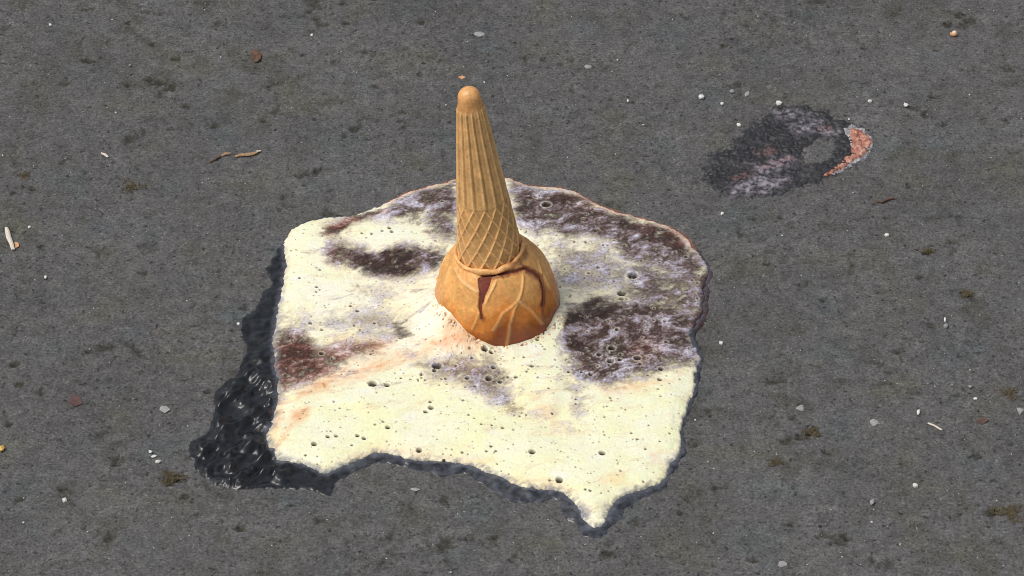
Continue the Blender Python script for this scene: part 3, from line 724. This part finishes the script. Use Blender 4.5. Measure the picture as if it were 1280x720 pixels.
def build_cup():
    nth, nt_ = 560, 190
    tt, rr = smooth_curve(cup_t, cup_r, nt_ - 30)
    # lip: rolls outwards round the neck and tucks in under the lattice band
    la = np.linspace(R(-40), R(200), 31)[1:]
    tt = np.concatenate([tt, 0.0334 + 0.0012 * np.sin(la)]); rr = np.concatenate([rr, 0.0141 + 0.0010 * np.cos(la)])
    th = np.linspace(0, 2 * math.pi, nth, endpoint=False)
    TH = np.tile(th, len(tt)); Tm = np.repeat(tt, nth); Rm = np.repeat(rr, nth)
    arc = np.repeat(np.concatenate([[0], np.cumsum(np.hypot(np.diff(tt), np.diff(rr)))]), nth)
    nrm_t = np.repeat(np.gradient(rr), nth); nrm_r = np.repeat(np.gradient(tt), nth)
    ln = np.hypot(nrm_t, nrm_r) + 1e-12; nt2, nr2 = -nrm_t / ln, nrm_r / ln
    lipw = (np.arange(len(tt)) >= nt_ - 32).repeat(nth).astype(float)
    # uneven, sagging wall
    xs_, ys_ = np.cos(TH), np.sin(TH)
    wob = 0.0004 * noise(xs_ * 1.6 + 3, ys_ * 1.6 + Tm * 60, 501) + 0.0002 * noise(xs_ * 5, ys_ * 5 + Tm * 200, 502)
    # lip is pulled up on the right
    pull = lipw * (0.0022 * np.exp(-((np.angle(np.exp(1j * (TH - R(-12))))) / 0.45) ** 2) + 0.0007 * noise(xs_ * 3, ys_ * 3, 503))
    Rm0 = Rm + nr2 * wob; Tm0 = Tm + nt2 * wob + pull
    W0 = cone_world(np.stack([Rm0 * xs_, Rm0 * ys_, Tm0], 1))
    pix = photo(W0)
    facing = (ys_ * nr2 < -0.15) | (nt2 > 0.75)
    def surf(pts):
        out = []
        for (a, b) in px_zoom(pts):
            d = (pix[:, 0] - a) ** 2 + (pix[:, 1] - b) ** 2 + np.where(TH > math.pi * 0.98, 0, 1e6)
            i = int(np.argmin(d)); out.append((((TH[i] - 1.5 * math.pi)) * 0.022, arc[i]))
        return out
    # surface coordinates in metres, centred on the side that faces -Y
    S = np.stack([np.angle(np.exp(1j * (TH - 1.5 * math.pi))) * 0.022, arc], 1)
    def rib(pts, wdt): return np.exp(-(dline(S, surf(pts)) / wdt) ** 2)
    ribs = np.zeros(len(S))
    for pts in ([(525, 362), (518, 430), (490, 500), (470, 570), (456, 650)],
                [(412, 385), (385, 440), (366, 480)],
                [(505, 465), (560, 505), (606, 560)],
                [(500, 470), (440, 520), (400, 590)],
                [(214, 325), (195, 395), (182, 470), (186, 530)],
                [(236, 330), (330, 430)],
                [(340, 520), (312, 588)],
                [(600, 330), (640, 410), (672, 480)],
                [(545, 215), (590, 290), (606, 350)],
                [(575, 225), (625, 320)]):
        ribs = np.maximum(ribs, rib(pts, 0.00065))
    # a loose lattice goes on round the back
    back = ss(0.7, 0.95, np.abs(S[:, 0]) / 0.022 / 1.9)
    u = 9 * TH / (2 * math.pi); v = arc / 0.017
    ribs = np.maximum(ribs, back * np.maximum(np.exp(-(wrapd(u + v) / .06) ** 2), np.exp(-(wrapd(u - v) / .06) ** 2)) * (1 - lipw))
    wob2 = np.stack([0.0005 * fbm(S[:, 0] * 300, S[:, 1] * 300, 3, 511), 0.0005 * fbm(S[:, 0] * 300, S[:, 1] * 300, 3, 512)], 1)
    Sw = S + wob2
    def dl(pts): return dline(Sw, surf(pts))
    d_top = dl([(352, 366), (420, 354), (480, 343), (530, 328)])
    d_right = dl([(530, 328), (566, 342), (598, 368), (612, 420), (608, 480)])
    d_left = dl([(345, 372), (350, 430), (344, 480), (352, 540)])
    d_low = dl([(608, 480), (612, 530), (628, 588)])
    tri = sdf(Sw, surf([(336, 372), (392, 366), (384, 400), (364, 440), (354, 480), (345, 450), (340, 410)]))
    crack = np.maximum(1 - ss(0.0001, 0.0005, d_top), 1 - ss(0.0002, 0.0007, d_right))
    crack = np.maximum(crack, 1 - ss(0.0001, 0.0005, d_left)); crack = np.maximum(crack, ss(-0.0003, 0.0003, tri))
    nz_ = 0.0010 * fbm(S[:, 0] * 260, S[:, 1] * 260, 4, 515, .6)
    smear = np.maximum(np.maximum(1 - ss(0.0006, 0.0022, d_top + nz_), 1 - ss(0.0009, 0.0032, d_right + nz_)), np.maximum(1 - ss(0.0002, 0.0013, d_left + nz_), ss(-0.0012, 0.0003, tri - nz_)))
    smear = np.maximum(smear, .75 * (1 - ss(0.0001, 0.0020, d_low + nz_)))
    smear = np.maximum(smear, .6 * (1 - ss(0.0, 0.0016, dl([(440, 322), (500, 300), (545, 262)]) + nz_)))
    # the front piece and the strip on the right stand a little proud of the rest
    front = sdf(Sw, surf([(352, 610), (352, 500), (372, 445), (410, 372), (530, 340), (600, 390), (612, 520), (625, 600), (500, 690)]))
    off = 0.00045 * ss(-0.0006, 0.0010, front)
    tearline = dl([(250, 320), (300, 345), (345, 365)]); off = off - 0.0005 * np.exp(-(tearline / .0006) ** 2)
    torn = np.exp(-((d_top - .0012) / .0006) ** 2) + np.exp(-((d_right - .0014) / .0006) ** 2) + .7 * np.exp(-((d_left - .0010) / .0005) ** 2)
    torn = torn * (0.6 + 0.8 * fbm(S[:, 0] * 300, S[:, 1] * 300, 2, 517))
    disp = off + 0.00052 * ribs + 0.00040 * np.clip(torn, 0, 1.3) - 0.0022 * crack
    Rm1 = Rm0 + nr2 * disp; Tm1 = Tm0 + nt2 * disp
    V = np.stack([Rm1 * xs_, Rm1 * ys_, Tm1], 1)
    i = np.arange(len(tt) * nth).reshape(len(tt), nth); j = np.roll(i, -1, 1)
    F = np.stack([i[:-1], j[:-1], j[1:], i[1:]], -1).reshape(-1, 4)
    # soaked wafer: deeper orange brown towards the liquid
    soak = ss(0.024, 0.000, Tm + 0.006 * fbm(xs_ * 3, ys_ * 3 + Tm * 90, 4, 521) - 0.006 * np.exp(-((S[:, 0] - 0.006) / 0.012) ** 2))
    dry, wetc, deep = srgb(234, 170, 98), srgb(214, 132, 54), srgb(142, 66, 12)
    k1 = ss(0.0, 0.5, soak)[:, None]; k2 = ss(0.5, 1.0, soak)[:, None]
    c = dry * (1 - k1) + wetc * k1; c = c * (1 - k2) + deep * k2
    c = c * (1 + 0.16 * fbm(TH * 6, Tm * 260, 4, 531))[:, None]
    rb = (ribs * 0.35)[:, None]; c = c * (1 - rb) + srgb(244, 196, 130) * rb
    lt = (lipw * 0.6)[:, None]; c = c * (1 - lt) + srgb(238, 178, 116) * lt
    sm_ = (smear * 0.88)[:, None]; c = c * (1 - sm_) + srgb(128, 62, 34) * sm_
    mesh_np('wafer_cup', V, F, M_WAFER, cone, np.clip(c, .01, .8), {'wet': np.clip(0.45 + 0.5 * soak + 0.2 * lipw, 0, 1)})
    # chocolate inside, seen through the crack
    ins = 0.0002
    V2 = np.stack([(Rm0 - nr2 * ins + nr2 * off * .6) * xs_, (Rm0 - nr2 * ins + nr2 * off * .6) * ys_, Tm0 - nt2 * ins + nt2 * off * .6], 1)
    F2 = F[: (nt_ - 34) * nth]
    V2, F2 = compact(V2, F2)
    mesh_np('chocolate_filling', V2, F2, plain('chocolate', srgb(112, 50, 30), 0.25, 0.5, 500, 0.5, 0.5), cone)
build_cup()

# ------------------------------------------------------------------ the older, dried stain
def build_stain():
    dark_out = [(878,205),(888,193),(902,186),(918,178),(928,162),(945,150),(965,137),(985,131),(1010,130),(1030,138),(1050,148),(1066,153),(1080,158),(1090,170),(1093,185),(1086,197),(1072,206),(1060,212),(1046,220),(1030,226),(1010,234),(990,240),(970,247),(945,249),(915,250),(895,240),(880,230),(876,218)]
    ow = chaikin(ground(*np.array(dark_out, float).T), 1); c0 = ow.mean(0)
    root = tag(empty('dried_stain', (float(c0[0]), float(c0[1]), 0)),
               'dark dried food stain with a salmon pink crust, behind the puddle', 'stain')
    off = np.array([c0[0], c0[1], 0]); h = 0.0004
    lo, hi = ow.min(0) - .003, ow.max(0) + .003
    x, y, nx, ny = grid_patch(lo[0], hi[0], lo[1], hi[1], h); P = np.stack([x, y], 1)
    px = photo(np.stack([x, y, np.zeros(len(x))], 1))
    wr = np.stack([6 * fbm(x * 130, y * 130, 4, 601, .6), 4 * fbm(x * 130, y * 130, 4, 602, .6)], 1)
    s = sdf(P, ow) + 0.0035 * fbm(x * 170, y * 170, 4, 603, .65)
    hollow = sdf(px + wr, [(1000,178),(1020,166),(1045,168),(1052,182),(1045,200),(1025,212),(1005,210),(996,195)])
    g = fbm(x * 280, y * 280, 4, 611, .65); g2 = fbm(x * 90, y * 90, 3, 612)
    base = ground_base(x, y)
    def pm(polys, soft=4):
        m = np.zeros(len(x))
        for pl in polys: m = np.maximum(m, ss(-soft, soft, sdf(px + wr, pl)))
        return m
    pale = pm([[(988,160),(1005,152),(1025,149),(1032,156),(1010,164),(996,170)], [(1018,160),(1045,160),(1052,168),(1035,169),(1016,165)], [(966,138),(984,136),(1010,144),(984,148),(972,148)],
               [(945,208),(970,198),(992,196),(990,206),(965,216),(942,222)], [(915,230),(960,220),(990,224),(960,242),(915,244)]], 6)
    rosy = pm([[(942,190),(965,185),(978,190),(960,195)], [(948,206),(990,196),(994,200),(955,213)], [(912,222),(940,213),(948,218),(920,228)], [(1018,160),(1040,156),(1044,162),(1024,166)]], 4)
    # dark rough crust
    fz = fbm(x * 520, y * 700, 3, 613, .7)
    s2 = s + 0.003 * fz
    z = base + 0.0004 * ss(0, .004, s) + (0.0011 * g + 0.0004 * fz) * ss(-.001, .003, s) - 0.0014 * ss(0, 12, hollow - 3 + 15 * g + 8 * fz)
    z = np.where(s2 + 0.0012 * g > 0.0, z, base - 0.0006)
    T = np.tile(srgb(42, 41, 43), (len(x), 1)) * np.clip(1 + 1.2 * g + 0.9 * fz, .2, 2.6)[:, None]
    gr = ss(0.0, 0.5, g2)[:, None]; T = T * (1 - .4 * gr) + srgb(82, 78, 80) * .4 * gr
    pk = np.clip(pale * (0.38 + 1.5 * g + .8 * fz), 0, .9)[:, None]; T = T * (1 - pk) + srgb(158, 150, 160) * pk
    rk = np.clip(rosy * (0.30 + 1.2 * g + .5 * fz), 0, .75)[:, None]; T = T * (1 - rk) + srgb(136, 100, 94) * rk
    V = np.stack([x, y, z], 1); F = grid_faces(nx, ny, s > -0.002); V, F, T_ = compact(V, F, T)
    mesh_np('dark_crust', V - off, F, tint_mat('dried_crust', .36, .65, 700, .9), root, np.clip(T_, .003, .6))
    # the raised salmon crust with its whitish edge
    def skin(name, polys, cols, hh, thr, mat, rough):
        m = pm(polys, 4.5)
        k = m * 1.35 + 0.75 * g + 0.35 * fz
        zz = base + 0.0003 + hh * ss(thr, thr + .7, k) + rough * (0.0009 * g + 0.0006 * fz) * m
        zz = np.where((k > thr) & (m > .1), zz, base - 0.0008)
        tn = 0.5 + 0.7 * fbm(x * 260, y * 320, 4, 621 + len(name), .65)
        Tc = np.stack([np.interp(tn, np.linspace(0, 1, len(cols)), [c_[i_] for c_ in cols]) for i_ in range(3)], 1)
        V_ = np.stack([x, y, zz], 1); F_ = grid_faces(nx, ny, m > .02); V_, F_, T2 = compact(V_, F_, Tc)
        return mesh_np(name, V_ - off, F_, mat, root, T2)
    sm = tint_mat('dried_skin', .4, .6, 800, .9)
    skin('white_edge', [[(1050,158),(1062,153),(1082,158),(1094,172),(1093,186),(1082,199),(1062,211),(1040,221),(1034,218),(1052,206),(1064,194),(1062,180)]], [srgb(104, 104, 112), srgb(150, 148, 150), srgb(206, 204, 198)], .0004, 1.05, sm, .7)
    skin('salmon_crust', [[(1060,160),(1072,158),(1086,167),(1091,180),(1085,191),(1068,203),(1052,213),(1032,222),(1024,220),(1046,206),(1062,192),(1065,182)]], [srgb(82, 50, 44), srgb(158, 98, 80), srgb(192, 140, 120), srgb(216, 200, 190)], .0009, .9, sm, 1.3)
    skin('reddish_crumb', [[(1016,119),(1026,113),(1040,117),(1038,123),(1022,125)]], [srgb(70, 44, 44), srgb(128, 92, 92)], .0006, .6, sm, 1.0)
build_stain()

# ------------------------------------------------------------------ loose things on the asphalt
rnd = random.Random(8)
def pebble_mesh(seed, sx, sy, sz, jit=.25):
    import bmesh
    bm = bmesh.new(); bmesh.ops.create_icosphere(bm, subdivisions=1, radius=1)
    r_ = random.Random(seed)
    for v in bm.verts:
        k = 1 + r_.uniform(-jit, jit); v.co = Vector((v.co.x * sx * k, v.co.y * sy * k, v.co.z * sz * k))
    me = bpy.data.meshes.new('pebble'); bm.to_mesh(me); bm.free(); return me
def gz(q): return float(ground_base(np.array([q[0]]), np.array([q[1]]))[0])

M_WHITE = plain('white_stone', srgb(214, 212, 204), .5, .15); M_GREY = plain('pale_stone', srgb(150, 148, 146), .7, .2)
M_TAN = plain('dry_straw', srgb(160, 130, 96), .75, .45, 1400); M_BROWN = plain('dead_leaf', srgb(92, 66, 50), .75, .5)
M_BONE = plain('bleached_wood', srgb(214, 204, 188), .6, .2, 1500); M_RED = plain('red_crumb', srgb(84, 62, 56), .75, .45)
M_SEED = plain('seed_husk', srgb(200, 148, 104), .5, .3); M_SHELL = plain('pale_kernel', srgb(232, 206, 176), .45, .15)

STONES = [  # x, y, half width px, half height px, label
    (876,123,4.2,3.2,'largest white grit chip, left of the dried stain'),
    (902,130.5,2.6,2.4,'white grit chip beside the clear crumb left of the dried stain'),
    (923,157.5,3.4,3.0,'white grit chip at the upper left edge of the dried stain'),
    (1087,127,2.8,3.0,'white grit chip up right of the salmon crust'),
    (1132.5,132.5,3.6,3.4,'rounded white grit chip standing farthest right of the dried stain'),
    (973.5,130,3.6,2.8,'white grit chip on the top edge of the dried stain'),
    (915,116,4.0,2.6,'pale translucent crumb left of the dried stain'),
    (934,118,4.6,4.0,'flat pale grey stone flake above left of the dried stain'),
    (63,32,2.2,2.2,'white grit chip in the upper left corner'),
    (390,45,2.2,2.2,'white grit chip above and left of the cone tip'),
    (785,126,2.2,2.0,'white grit chip right of the cone tip'),
    (81,626,3.4,2.2,'white grit chip in the lower left corner'),
    (1144,608,3.6,2.4,'white grit chip at the lower right'),
    (901.5,429.5,2.4,2.4,'white grit chip just right of the puddle edge'),
    (1108.5,295,3.6,2.2,'white slanting grit chip right of and below the dried stain'),
    (1148,517,2.4,3.0,'white standing grit chip at the right'),
    (1219,500,3.2,2.0,'white flat grit chip near the right edge'),
    (902.5,268,2.6,2.2,'bluish white grit chip below the dried stain'),
    (1181,400,1.6,3.6,'narrow white grit sliver near the right edge'),
    (298,406,2.4,2.0,'white grit chip touching the dark wet margin'),
    (600,43,8.0,4.0,'flat pale yellowish stone flake above the cone tip'),
    (735,83,6.0,3.0,'flat pale grey stone flake right of the cone tip'),
    (206,512,6.0,5.0,'pale grey stone flake set in the asphalt at the left'),
    (1092,528,7.0,4.0,'broad pale grey stone flake set in the asphalt at the right'),
    (1000,510,4.5,4.0,'round pale grey stone set in the asphalt at the right'),
    (978,705,6.0,3.5,'pale grey stone flake near the bottom edge'),
    (519,613,6.0,2.0,'thin pale curved sliver below the puddle'),
    (1275,515,4.5,4.0,'pale grey stone at the right edge'),
    (1090,630,4.0,3.0,'pale pinkish stone chip at the lower right'),
    (1182,409,4.0,3.0,'dull grey stone chip near the right edge'),
    (188,565,2.2,2.2,'white crumb at the top of the little crumb cluster at the left'),
    (192,571,4.0,1.8,'white crumb in the middle of the crumb cluster at the left'),
    (198,578,3.2,2.2,'white crumb at the bottom of the crumb cluster at the left'),
    (57,347,2.2,2.0,'white grit chip below the bleached splinter'),
    (37,284,2.2,1.8,'white grit chip right of the bleached splinter'),
]
for k, (a, b, rx, ry, lab) in enumerate(STONES):
    q = ground(a, b); flat = 'flake' in lab or 'sliver' in lab or 'set in' in lab
    grey = 'grey' in lab or 'pinkish' in lab or 'yellowish' in lab or 'thin pale' in lab or 'translucent' in lab
    sx = rx / 3000; sy = ry / 1928 * (1.0 if flat else .85); sz = (0.0006 if flat else min(sx, sy) * .8)
    me = pebble_mesh(k, sx, sy, sz, .34); me.materials.append(M_GREY if grey else M_WHITE)
    for p_ in me.polygons: p_.use_smooth = False
    o = bpy.data.objects.new('stone_flake' if flat else 'grit_chip', me); col.objects.link(o)
    o.location = (q[0], q[1], gz(q) + sz * (.25 if flat else .7)); o.rotation_euler = (0, 0, rnd.uniform(-.3, .3))
    tag(o, lab, 'stone', 'pale grit and stone flakes on the asphalt')

def stick(name, pts, rad, mat, label, cat, flat=.7, lift=.0006):
    """a tapering, slightly bent stick with an uneven six-sided section"""
    pts3 = []
    for i, (a, b) in enumerate(pts):
        q = ground(a, b); pts3.append(Vector((q[0], q[1], gz(q) + rad * flat * .7 + lift * (.3 + .7 * math.sin(i * 1.3) ** 2))))
    vs_, fs = [], []; n = 7; r_ = random.Random(len(label)); L = len(pts3)
    for i, p_ in enumerate(pts3):
        d = (pts3[min(i + 1, L - 1)] - pts3[max(i - 1, 0)]).normalized(); sde = d.cross(Vector((0, 0, 1))).normalized(); up = sde.cross(d)
        tp = .55 + .45 * math.sin(math.pi * (i + .6) / (L + .2))
        for j in range(n):
            an = 2 * math.pi * j / n; k = 1 + r_.uniform(-.22, .22)
            vs_.append(p_ + sde * (math.cos(an) * rad * tp * k) + up * (math.sin(an) * rad * flat * tp * k))
    for i in range(L - 1):
        for j in range(n): fs.append((i * n + j, i * n + (j + 1) % n, (i + 1) * n + (j + 1) % n, (i + 1) * n + j))
    fs.append(tuple(range(n))[::-1]); fs.append(tuple((L - 1) * n + j for j in range(n)))
    base = pts3[0].copy(); base.z = 0
    me = bpy.data.meshes.new(name); me.from_pydata([v - base for v in vs_], [], fs); me.materials.append(mat)
    o = bpy.data.objects.new(name, me); col.objects.link(o); o.location = base
    return tag(o, label, cat)
stick('wood_splinter', [(8,286),(9.5,291),(11.5,298),(14,306),(17,314)], .0011, M_BONE, 'bleached wood splinter lying near the left edge', 'splinter', .6)
stick('straw_piece', [(294,196.5),(300,195.5),(307,194.5),(316,194),(322,192)], .0009, M_TAN, 'long tan straw piece at the upper left', 'straw', .6)
stick('straw_piece', [(277,195.5),(282,194),(288,193)], .0007, M_TAN, 'short tan straw piece left of the longer one', 'straw', .6)
stick('straw_piece', [(262,203),(270,200),(276,196)], .0005, M_BROWN, 'dark thin straw tip leading to the short tan piece', 'straw', .6)
stick('straw_piece', [(318,193),(322,190.5),(326,189)], .0005, M_BONE, 'pale thin straw tip at the right end of the long piece', 'straw', .6)
stick('straw_piece', [(127,193),(131,195.5),(135,198)], .0006, M_BONE, 'small pale straw piece left of the tan straw', 'straw', .6)
stick('straw_piece', [(1160,530),(1168,534),(1177,539)], .0005, M_BONE, 'thin pale straw line at the right', 'straw', .5)
stick('dark_twig', [(1096,252),(1102,255),(1110,251),(1118,249)], .0006, M_BROWN, 'small dark twig right of and below the dried stain', 'twig', .6)

def leaf(name, px_poly, mat, label, cat, lift=.0012):
    w2 = ground(*np.array(px_poly, float).T); c = w2.mean(0); n = len(w2); vs_ = []
    for k, q in enumerate(w2):
        vs_.append((q[0] - c[0], q[1] - c[1], lift * (.35 + .65 * math.sin(k * 2.1) ** 2)))
    vs_.append((0, 0, lift * .5)); vs_ += [(v[0], v[1], v[2] - .0004) for v in vs_]
    m_ = n + 1; fs = [(i, (i + 1) % n, n) for i in range(n)] + [(m_ + (i + 1) % n, m_ + i, m_ + n) for i in range(n)] + [(i, m_ + i, m_ + (i + 1) % n, (i + 1) % n) for i in range(n)]
    me = bpy.data.meshes.new(name); me.from_pydata(vs_, [], fs); me.materials.append(mat)
    o = bpy.data.objects.new(name, me); col.objects.link(o); o.location = (c[0], c[1], gz(c)); return tag(o, label, cat)
leaf('leaf_fragment', [(314,66),(318,63),(323,65),(327,68),(326,75),(322,79),(317,78),(315,72)], M_BROWN, 'curled brown leaf fragment at the top left', 'leaf')
leaf('leaf_fragment', [(573,97),(578,96),(582,98),(577,100)], M_SEED, 'tiny orange leaf fragment just above the cone tip', 'leaf', .0006)
leaf('leaf_fragment', [(18,303),(23,305),(24,309),(19,311)], M_SEED, 'small orange brown flake against the bleached splinter', 'leaf', .0009)
leaf('leaf_fragment', [(85,503),(92,495),(101,499),(103,506),(94,510)], M_RED, 'reddish brown leaf scrap at the left', 'leaf', .0010)
leaf('leaf_fragment', [(1219,527),(1228,523),(1236,526),(1228,531)], M_RED, 'small reddish scrap near the right edge', 'leaf', .0006)

# the nut at the top right: husk and pale kernel
nut = empty('cracked_nut'); qn = ground(1192, 44); nut.location = (qn[0], qn[1], gz(qn))
tag(nut, 'small cracked nut with orange husk and pale kernel at the top right', 'nut')
for nm, sx, sy, sz, ox, mat in (('husk', .0022, .0016, .0011, 0, M_SEED), ('kernel', .0013, .0013, .0013, .0003, M_SHELL)):
    me = pebble_mesh(len(nm), sx, sy, sz, .12); me.materials.append(mat)
    for p_ in me.polygons: p_.use_smooth = True
    o = bpy.data.objects.new(nm, me); col.objects.link(o); o.parent = nut; o.location = (ox, -.0002, sz * .7 + (.0006 if nm == 'kernel' else 0))
yk_ = ground(2, 563); me = pebble_mesh(77, .0015, .0019, .0011); me.materials.append(plain('yellow_seed', srgb(206, 170, 84), .5, .2))
o = bpy.data.objects.new('yellow_seed', me); col.objects.link(o); o.location = (yk_[0], yk_[1], gz(yk_) + .0008); tag(o, 'small yellow seed at the left edge', 'seed')

# moss in some of the pits: each tuft is a clump of small curved blades
M_MOSS = plain('dry_moss', srgb(92, 82, 60), .8, .5, 700)
def moss(px_, py_, r_px, nbl, label):
    q = ground(px_, py_); r = r_px / 3000.0; vs_, fs = [], []; g_ = random.Random(int(px_))
    for _ in range(nbl):
        an = g_.uniform(0, 2 * math.pi); d = r * math.sqrt(g_.random()) * (.7 + .5 * math.sin(an * 3 + px_)); bx_, by_ = d * math.cos(an) * 1.2, d * math.sin(an)
        ln = g_.uniform(.0006, .0018); ht = g_.uniform(.0002, .0010); a2 = g_.uniform(0, 6.28); wd = g_.uniform(.00012, .00028)
        ex, ey = math.cos(a2), math.sin(a2); i = len(vs_)
        vs_ += [(bx_ - ey * wd, by_ + ex * wd, -.0004), (bx_ + ey * wd, by_ - ex * wd, -.0004),
                (bx_ + ex * ln * .5 + ey * wd * .8, by_ + ey * ln * .5 - ex * wd * .8, ht), (bx_ + ex * ln * .5 - ey * wd * .8, by_ + ey * ln * .5 + ex * wd * .8, ht),
                (bx_ + ex * ln, by_ + ey * ln, ht * .6)]
        fs += [(i, i + 1, i + 2, i + 3), (i + 3, i + 2, i + 4)]
    me = bpy.data.meshes.new('moss_tuft'); me.from_pydata(vs_, [], fs); me.materials.append(M_MOSS)
    o = bpy.data.objects.new('moss_tuft', me); col.objects.link(o); o.location = (q[0], q[1], gz(q) - .0002)
    tag(o, label, 'moss', 'dry moss growing in asphalt pits')
moss(215, 597, 13, 420, 'dark olive moss tuft left of the lower left wet margin')
moss(1262, 641, 16, 520, 'brownish moss tuft at the lower right edge')
moss(1208, 367, 7, 200, 'small olive moss tuft at the right, level with the cone cup')
moss(1016, 540, 9, 260, 'thin moss tuft beside the dark hole right of the puddle')
moss(1160, 313, 8, 200, 'small brown moss tuft right of and below the dried stain')
moss(30, 220, 8, 200, 'small olive moss tuft near the upper left edge')
moss(165, 234, 16, 260, 'wide sparse moss tuft at the left below the straw')
moss(1262, 492, 12, 260, 'sparse moss tuft at the right edge above the brown one')
moss(970, 578, 9, 180, 'faint brown moss tuft right of the puddle front')

# fine loose sand nobody could count
def grit():
    import bmesh
    tpl = pebble_mesh(3, 1, 1, .7, .2); tv = np.array([v.co[:] for v in tpl.vertices]); tf = np.array([p_.vertices[:] for p_ in tpl.polygons])
    rg = np.random.default_rng(21); Vs, Fs, Ts = [], [], []; n = 0
    for k in range(1500):
        a, b = rg.uniform(-10, 1290), rg.uniform(-10, 730); q = ground(a, b)
        if sdf(q[None], film_w)[0] > -0.001: continue
        r = 0.00016 * math.exp(rg.normal(0, .45)) * (1.0 if rg.random() < .93 else 1.9)
        an = rg.uniform(0, 6.28); c, s_ = math.cos(an), math.sin(an)
        v = tv * np.array([r * rg.uniform(.8, 1.6), r, r * .8]); v = np.stack([v[:, 0] * c - v[:, 1] * s_, v[:, 0] * s_ + v[:, 1] * c, v[:, 2]], 1)
        Vs.append(v + np.array([q[0], q[1], gz(q) + r * .5])); Fs.append(tf + n); n += len(tv)
        u = rg.random(); base = srgb(206, 204, 198) if u < .38 else (srgb(150, 148, 144) if u < .7 else (srgb(150, 134, 104) if u < .85 else srgb(40, 38, 36)))
        Ts.append(np.tile(base, (len(tv), 1)))
    o = mesh_np('sand_grit', np.concatenate(Vs), np.concatenate(Fs), tint_mat('grit', .6, .2), tint=np.concatenate(Ts), smooth=False)
    tag(o, 'fine pale sand grains scattered over the asphalt', 'grit', kind='stuff')
grit()
